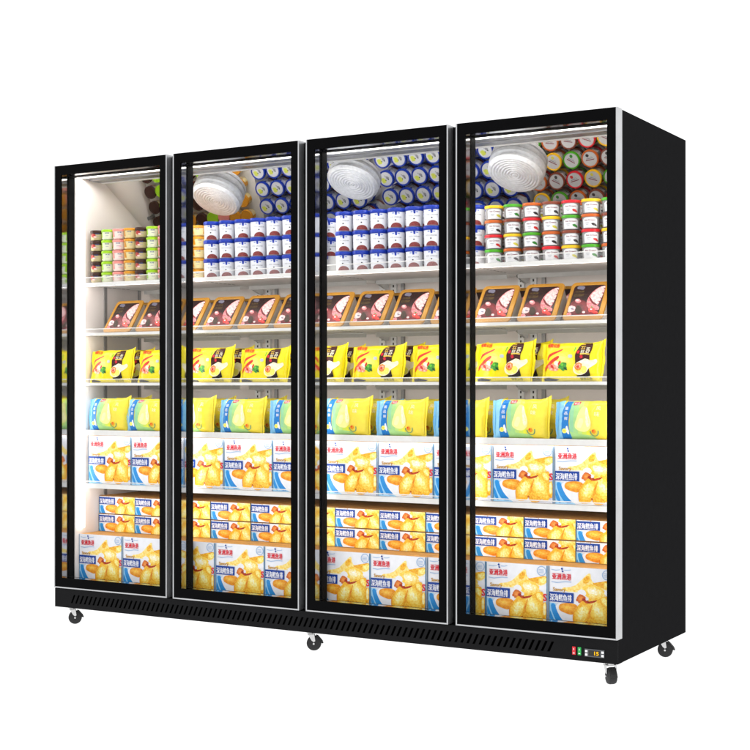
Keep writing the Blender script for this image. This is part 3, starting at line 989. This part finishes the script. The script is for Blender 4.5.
TWD, THT, TDP = 0.150, 0.172, 0.070
def tray(label):
    t = empty('ice_cream_tray', (0, 0, 0), 0, label, 'ice cream tray')
    ang = math.atan2(1.303 - 1.160, 0.255 - 0.150)
    # local frame: X right, Z up the face, Y away from the viewer (face at y=0)
    R = Matrix.Rotation(-(PI / 2 - ang), 4, 'X')
    b = MB()
    # lid: rolled gold rim and recessed face
    loops = [(rrect(TWD, THT, 0.018), 0.006), (rrect(TWD, THT, 0.018), 0.001), (rrect(TWD - .003, THT - .003, 0.017), -0.0005), (rrect(TWD - .027, THT - .030, 0.014, cx=-.003, cy=.003), -0.0005), (rrect(TWD - .031, THT - .034, 0.012, cx=-.003, cy=.003), 0.0015)]
    n = len(loops[0][0]); b0 = len(b.v)
    for L_, y in loops:
        b.v += [(x + TWD / 2, y, z + THT / 2) for x, z in L_]
    for j in range(len(loops) - 1):
        for k in range(n):
            k2 = (k + 1) % n
            b.f.append((b0 + j * n + k, b0 + j * n + k2, b0 + (j + 1) * n + k2, b0 + (j + 1) * n + k)); b.mi.append(b.m(TG))
    b.f.append(tuple(b0 + (len(loops) - 1) * n + k for k in range(n))); b.mi.append(b.m(TG))
    b.f.append(tuple(b0 + k for k in reversed(range(n)))); b.mi.append(b.m(TG))
    b.xform(R); b.build('tray_lid', t, smooth=40)
    b = MB()
    loops = [(rrect(TWD - .006, THT - .006, 0.017), 0.0062), (rrect(TWD - .010, THT - .010, 0.017), 0.012), (rrect(TWD - .020, THT - .026, 0.016), TDP - .004), (rrect(TWD - .028, THT - .034, 0.014), TDP)]
    b0 = 0
    for L_, y in loops:
        b.v += [(x + TWD / 2, y, z + THT / 2) for x, z in L_]
    for j in range(3):
        for k in range(n):
            k2 = (k + 1) % n
            b.f.append((j * n + k2, j * n + k, (j + 1) * n + k, (j + 1) * n + k2)); b.mi.append(b.m(TW))
    b.f.append(tuple(3 * n + k for k in reversed(range(n)))); b.mi.append(b.m(TW))
    b.xform(R)
    b.v = [(p[0], p[1], max(p[2], 0.0004)) for p in b.v]
    b.build('tray_tub', t, smooth=40)
    b = MB()
    AT.emit(b, lambda u, v, o: R @ Vector((0.0130 + u * (TWD - .032), 0.0014 - o, 0.0205 + v * (THT - .035))), base=0.0003, step=0.00006)
    b.build('front_print', t)
    return t
tp = 0.1755; tf = None
for row, (yy, dz) in enumerate(((0.152, 0.0), (0.292, 0.0))):
    for k in range(13):
        lab = ('gold-rimmed ice cream tray leaning on the second shelf, %s from the left' if row == 0 else 'gold-rimmed ice cream tray standing behind the front row, %s from the left') % ORD[k]
        loc = (0.130 + tp * k + (0.018 if row else 0), yy, 1.1560 + 0.003)
        if tf is None:
            tf = tray(lab); tf.location = loc; tf['group'] = 'gold-rimmed ice cream trays'
        else:
            dup(tf, loc, 0.012 * math.sin(k * 3.1) if row == 0 else 0, lab)

# ------------------------------------------------------------------ tubs
CAMX, CAMY, CAMZ, YAW = 4.1703, -4.4597, 0.9179, 0.5284
def facing(x, y):
    return math.atan2(CAMX - x, y - CAMY) * 0.85

def cyl_surf(r0, r1, h0, h1):
    """u in -.5...5 is the angle (half turns) off the front, v height between h0 and h1"""
    def f(u, v, off):
        z = h0 + (h1 - h0) * v
        r = r0 + (r1 - r0) * v + off
        a = -PI / 2 + u * PI
        return Vector((r * math.cos(a), r * math.sin(a), z))
    return f

def make_tub(name, label, cat, r_top, r_bot, h, lid_h, body_m, lid_m, art, top_art, body_round=0.0, plain=False):
    t = empty(name, (0, 0, 0), 0, label, cat) if not plain else None
    hb = h - lid_h
    b = MB()
    prof = [(r_bot - 0.003, 0.0), (r_bot, 0.002)]
    if body_round:
        prof = [(r_bot * 0.72, 0.0), (r_bot * 0.9, hb * 0.06), (r_bot, hb * 0.22)]
    prof += [(r_top - 0.0022, hb)]
    b.lathe(prof, 26, body_m)
    if not plain:
        o1 = b.build('tub_body', t, smooth=40)
        b = MB()
    b.lathe([(r_top - .001, hb - .003), (r_top, hb - .0025), (r_top, h - .003), (r_top - .0012, h - .0012), (r_top - .004, h - .0010), (r_top - .005, h - .0025)], 28, lid_m)
    top_art.emit(b, lambda u, v, off: Vector((u * (r_top - .005), v * (r_top - .005), h - .0025 + off)), base=0.0002, step=0.00005)
    if not plain:
        b.build('tub_lid', t, smooth=40)
        b = MB()
    v_lo = prof[-2][1]
    art.emit(b, cyl_surf(prof[-2][0], prof[-1][0], v_lo, hb), L=0.07, base=0.0005, step=0.00006)
    if not plain:
        b.build('label_print', t, smooth=60)
        return t
    return b.build(name, None, smooth=40)

# blue-lidded tubs
TB_W = mat('tub_white_paper', (230, 231, 236), 0.4, spec=0.3)
TB_B = mat('tub_blue', (14, 50, 160), 0.3, spec=0.4)
I_CHOC = mat('ink_chocolate', (110, 32, 34), 0.35, c2=(140, 50, 48), vscale=200)
I_GRYT = ink('grey_text', 150, 152, 160)
I_DOT = ink('dark_dot', 40, 44, 60)
I_LIME = ink('lime_patch', 206, 214, 90)
I_LIDW = ink('lid_white', 206, 208, 214)
ab = Art()
ab.poly([(-.5, .90), (.5, .90), (.5, 1), (-.5, 1)], TB_B)
ab.poly([(-.03, .92), (.06, .92), (.05, .72), (-.01, .72)], TB_B)
ab.poly([(-.13, .84), (-.05, .86), (-.05, .80), (-.12, .79)], ink('soft_blue', 120, 140, 205))
ab.poly([(.08, .86), (.16, .84), (.15, .79), (.08, .80)], ink('soft_blue2' if False else 'soft_blue', 120, 140, 205))
ab.text('ICE CREAM', -.20, .56, .22, .625, I_GRYT)
ab.poly(blob(0.0, .42, .03, .035, n=10), I_DOT)
ab.poly([(-.20, .0), (.26, .0)] + [(.03 + .23 * math.cos(a * PI / 12), .27 * math.sin(a * PI / 12)) for a in range(0, 13)], I_CHOC)
at = Art()
at.poly([(0.93 * math.cos(a * PI / 14), 0.93 * math.sin(a * PI / 14)) for a in range(28)], I_LIDW)
at.poly(blob(-.25, .35, .42, .32, 0.4, seed=2), I_LIME)
at.poly(blob(.20, -.22, .26, .18, 0.3, seed=3), ink('lid_grey', 140, 140, 150))
at.poly(blob(.05, .18, .10, .08, 0.1, n=10, seed=4), I_DOT)
at.poly(blob(.38, -.05, .10, .08, 0.1, n=10, seed=5), I_DOT)
at.poly(blob(-.15, -.30, .20, .06, 0.5, n=10, seed=6), I_GRYT)

ROWN = ['bottom row', 'second row up', 'third row up', 'fourth row up', 'top row']
def rown(j, n): return 'top row' if j == n - 1 else ROWN[j]
DOORN = ['first', 'second', 'third', 'fourth']
TZ = 1.3695
BH, BR, BPX = 0.0762, 0.0355, 0.0768
blue = make_tub('ice_cream_tub', 'x', 'ice cream tub', BR, 0.0310, BH, 0.010, TB_W, TB_B, ab, at)
blue_plain = make_tub('ice_cream_tub', 'x', 'ice cream tub', BR, 0.0310, BH, 0.010, TB_W, TB_B, ab, at, plain=True)
blue_used = False
def put(proto, loc, rz, lab, grp, state={}):
    if proto.name not in state:
        state[proto.name] = 1
        proto.location = loc; proto.rotation_euler = (0, 0, rz); proto['label'] = lab; proto['group'] = grp
        if 'category' not in proto: proto['category'] = 'ice cream tub'
        return proto
    o = dup(proto, loc, rz, lab, grp)
    return o
for dn, xs0 in ((1, 0.657), (2, 1.290)):
    for j in range(3):
        for k in range(7):
            x = xs0 + 0.0355 + BPX * k; y = 0.180
            put(blue, (x, y, TZ + BH * 1.004 * j), facing(x, y) + random.uniform(-.14, .14),
                'blue-lidded white tub behind the %s door, %s, %s from its left end' % (DOORN[dn], rown(j, 3), ORD[k]), 'blue-lidded tubs in the front rows')
for r in range(1, 6):
    for j in ((0, 1, 2) if r == 1 else (1, 2)):
        for k in range(15):
            x = (0.662 + 0.0355 + 0.0772 * k) if k < 7 else (1.274 + 0.0355 + 0.0772 * (k - 7)); y = 0.180 + 0.0785 * r
            put(blue_plain, (x, y, TZ + BH * 1.004 * j), facing(x, y) + random.uniform(-.2, .2),
                'blue-lidded white tub stacked behind the front rows of blue-lidded tubs', 'blue-lidded tubs behind the front rows')

# clear tubs with coloured lids
TC_BODY = mat('tub_clear_grey', (150, 148, 148), 0.15, spec=0.6)
I_LBL = ink('label_white', 232, 232, 234)
I_WTXT = ink('wine_text', 120, 24, 44)
CL = [('yellow', (244, 190, 20), (210, 200, 70)), ('green', (70, 160, 24), (40, 130, 30)), ('orange', (196, 92, 26), (40, 24, 26)), ('brown', (126, 58, 36), (60, 54, 56)), ('red', (212, 26, 40), (206, 36, 30))]
CR, CH, CP = 0.0345, 0.0526, 0.0748
ctub, ctubp = [], []
for nm, c, c2 in CL:
    lm = mat('tub_lid_' + nm, c, 0.3, spec=0.4)
    fr = mat('ink_fruit_' + nm, c2, 0.3)
    a = Art()
    a.poly([(-.27, .03), (.27, .03), (.28, .70), (.22, .82), (.12, .88), (-.12, .88), (-.22, .82), (-.28, .70)], I_LBL)
    a.text('Ice Cream', -.19, .60, .20, .72, I_WTXT, 0.03)
    a.poly([(-.16, .40), (-.02, .40), (-.02, .44), (-.16, .44)], I_GRYT)
    a.poly([(-.14, .28), (-.04, .28), (-.04, .31), (-.14, .31)], I_GRYT)
    a.poly(blob(.15, .30, .075, .13, 0.5, seed=len(nm)), fr)
    a.poly(blob(.22, .20, .04, .08, 0.2, seed=len(nm) + 4), fr)
    tt = Art()
    tt.poly([(0.95 * math.cos(q * PI / 14), 0.95 * math.sin(q * PI / 14)) for q in range(28)], ink('lid_label', 196, 196, 198))
    tt.poly([(-.55, .18), (.60, -.05), (.60, .06), (-.55, .30)], I_WTXT)
    tt.poly([(-.50, .0), (.40, -.18), (.40, -.13), (-.50, .06)], I_DOT)
    tt.poly([(-.40, -.2), (.30, -.34), (.30, -.30), (-.40, -.15)], I_GRYT)
    tt.poly(blob(-.35, -.42, .22, .2, 0.3, seed=len(nm)), fr)
    ctub.append(make_tub('fruit_ice_tub', 'x', 'ice cream tub', CR, 0.0300, CH, 0.0085, TC_BODY, lm, a, tt))
    ctubp.append(make_tub('fruit_ice_tub', 'x', 'ice cream tub', CR, 0.0300, CH, 0.0085, TC_BODY, lm, a, tt, plain=True))
for j in range(4):
    for k in range(7):
        ci = (k + 2 * (3 - j)) % 5
        x = 1.9275 + CR + CP * k; y = 0.180
        put(ctub[ci], (x, y, TZ + (CH + .0003) * j), facing(x, y) + random.uniform(-.15, .15),
            'clear %s-lidded tub behind the fourth door, %s, %s from its left end' % (CL[ci][0], rown(j, 4), ORD[k]), 'clear fruit ice tubs with coloured lids')
for r in range(1, 6):
    for j in ((0, 1, 2, 3) if r == 1 else (2, 3)):
        for k in range(7):
            ci = (k + 2 * (3 - j) + 3 * r) % 5
            x = 1.9285 + CR + CP * k; y = 0.180 + 0.0770 * r
            put(ctubp[ci], (x, y, TZ + (CH + .0003) * j), facing(x, y) + random.uniform(-.5, .5),
                'clear tub with %s lid stacked behind the front row of clear tubs' % CL[ci][0], 'clear fruit ice tubs with %s lids behind the front' % CL[ci][0])

# small cups behind the first door
SC = [('dark brown', 'brown', (58, 30, 20), (196, 176, 130), (170, 40, 28)), ('lime green', 'lime', (150, 200, 24), (226, 232, 200), (150, 190, 60)),
      ('pink', 'pink', (226, 140, 132), (236, 222, 212), (220, 130, 130)), ('gold', 'gold', (206, 140, 30), (226, 208, 150), (200, 130, 30))]
SR, SHH, SP = 0.0300, 0.0448, 0.0612
cups, cupsp = [], []
for nm, key, c, cb, ca in SC:
    lm = mat('cup_lid_' + key, c, 0.35, spec=0.3)
    bm = mat('cup_body_' + key, cb, 0.4)
    am = mat('cup_accent_' + key, ca, 0.4)
    a = Art()
    if key == 'brown':
        a.poly([(-.5, .60), (.5, .72), (.5, 1), (-.5, 1)], lm)
        a.poly(blob(-.22, .45, .14, .30, 0.1, seed=3), am)
        a.poly(blob(-.12, .25, .08, .14, 0.1, seed=4), I_PINK)
    elif key == 'lime':
        a.poly([(-.5, .02), (-.26, .05), (-.30, .95), (-.5, .98)], lm)
        a.poly([(.26, .05), (.5, .02), (.5, .98), (.30, .95)], lm)
    elif key == 'gold':
        a.poly([(-.5, .02), (-.20, .05), (-.28, .95), (-.5, .98)], lm)
        a.poly([(.28, .05), (.5, .02), (.5, .98), (.32, .95)], lm)
    else:
        a.poly([(-.5, .02), (-.26, .05), (-.30, .95), (-.5, .98)], lm)
        a.poly([(.30, .05), (.5, .02), (.5, .98), (.34, .95)], lm)
        a.poly(blob(.05, .25, .12, .16, 0.1, seed=4), I_PINK)
    a.text('ICE', -.09, .62, .10, .80, ink('cup_text', 60, 80, 140), 0.03)
    a.poly([(-.06, .30), (.08, .30), (.08, .36), (-.06, .36)], I_GRYT)
    tt = Art()
    tt.poly([(0.8 * math.cos(q * PI / 12), 0.8 * math.sin(q * PI / 12)) for q in range(24)], lm)
    cups.append(make_tub('ice_cream_cup', 'x', 'ice cream cup', SR, 0.0268, SHH, 0.0085, bm, lm, a, tt, body_round=1))
    cupsp.append(make_tub('ice_cream_cup', 'x', 'ice cream cup', SR, 0.0268, SHH, 0.0085, bm, lm, a, tt, body_round=1, plain=True))
seq = [0, 1, 2, 3, 0, 1, 2, 3, 3]
for o in cupsp: o['category'] = 'ice cream cup'
for j in range(5):
    for k in range(8):
        ci = seq[k]; x = 0.0590 + SR + SP * k; y = 0.170
        put(cups[ci], (x, y, TZ + (SHH + .0007) * j), facing(x, y) + random.uniform(-.15, .15),
            '%s cup behind the first door, %s, %s from its left' % (SC[ci][0], rown(j, 5), ORD[k]), 'small ice cream cups')
for r in range(1, 6):
    for j in ((0, 1, 2, 3, 4) if r == 1 else (4,)):
        for k in range(9):
            ci = seq[k]; x = 0.0600 + SR + SP * k; y = 0.170 + 0.072 * r
            put(cupsp[ci], (x, y, TZ + (SHH + .0007) * j), facing(x, y) + random.uniform(-.3, .3),
                '%s ice cream cup stacked behind the front row of cups' % SC[ci][0], '%s cups behind the front row' % SC[ci][0])

# ------------------------------------------------------------------ floor, air, camera
fm = bpy.data.materials.new('shadowless_translucent_floor'); fm.use_nodes = True
nt = fm.node_tree; nt.nodes.remove(nt.nodes['Principled BSDF'])
tl = nt.nodes.new('ShaderNodeBsdfTranslucent'); tl.inputs['Color'].default_value = (0.995, 0.995, 0.995, 1)  # made-up floor sheet, passes white light from below so no shadow shows
nt.links.new(tl.outputs[0], nt.nodes['Material Output'].inputs[0])
b = MB(); b.face([(-60, -60, FLOORZ), (60, -60, FLOORZ), (60, 60, FLOORZ), (-60, 60, FLOORZ)], fm)
fl = b.build('floor'); fl['kind'] = 'structure'; fl['label'] = 'plain white floor, made translucent so no shadow shows'

# move everything up so that the floor lies at zero
for o in list(scene.objects):
    if o.parent is None:
        o.location.z -= FLOORZ

w = bpy.data.worlds.new('World'); scene.world = w; w.use_nodes = True
bg = w.node_tree.nodes['Background']
bg.inputs['Color'].default_value = (1, 1, 1, 1)
bg.inputs['Strength'].default_value = 1.3

cam = bpy.data.cameras.new('camera'); co = bpy.data.objects.new('camera', cam); COL.objects.link(co)
co.location = (CAMX, CAMY, CAMZ - FLOORZ)
co.rotation_euler = (PI / 2, 0, YAW)
cam.sensor_width = 36.0
cam.lens = 1411.73 / 750.0 * 36.0
cam.shift_y = (388.874 - 375.0) / 750.0
cam.clip_start = 0.05; cam.clip_end = 300
scene.camera = co

scene.render.engine = 'CYCLES'
scene.cycles.use_denoising = True
scene.cycles.max_bounces = 10
scene.cycles.diffuse_bounces = 4
scene.cycles.transparent_max_bounces = 12
scene.view_settings.view_transform = 'Standard'
scene.view_settings.look = 'None'
scene.view_settings.exposure = 0.0
scene.view_settings.gamma = 1.0
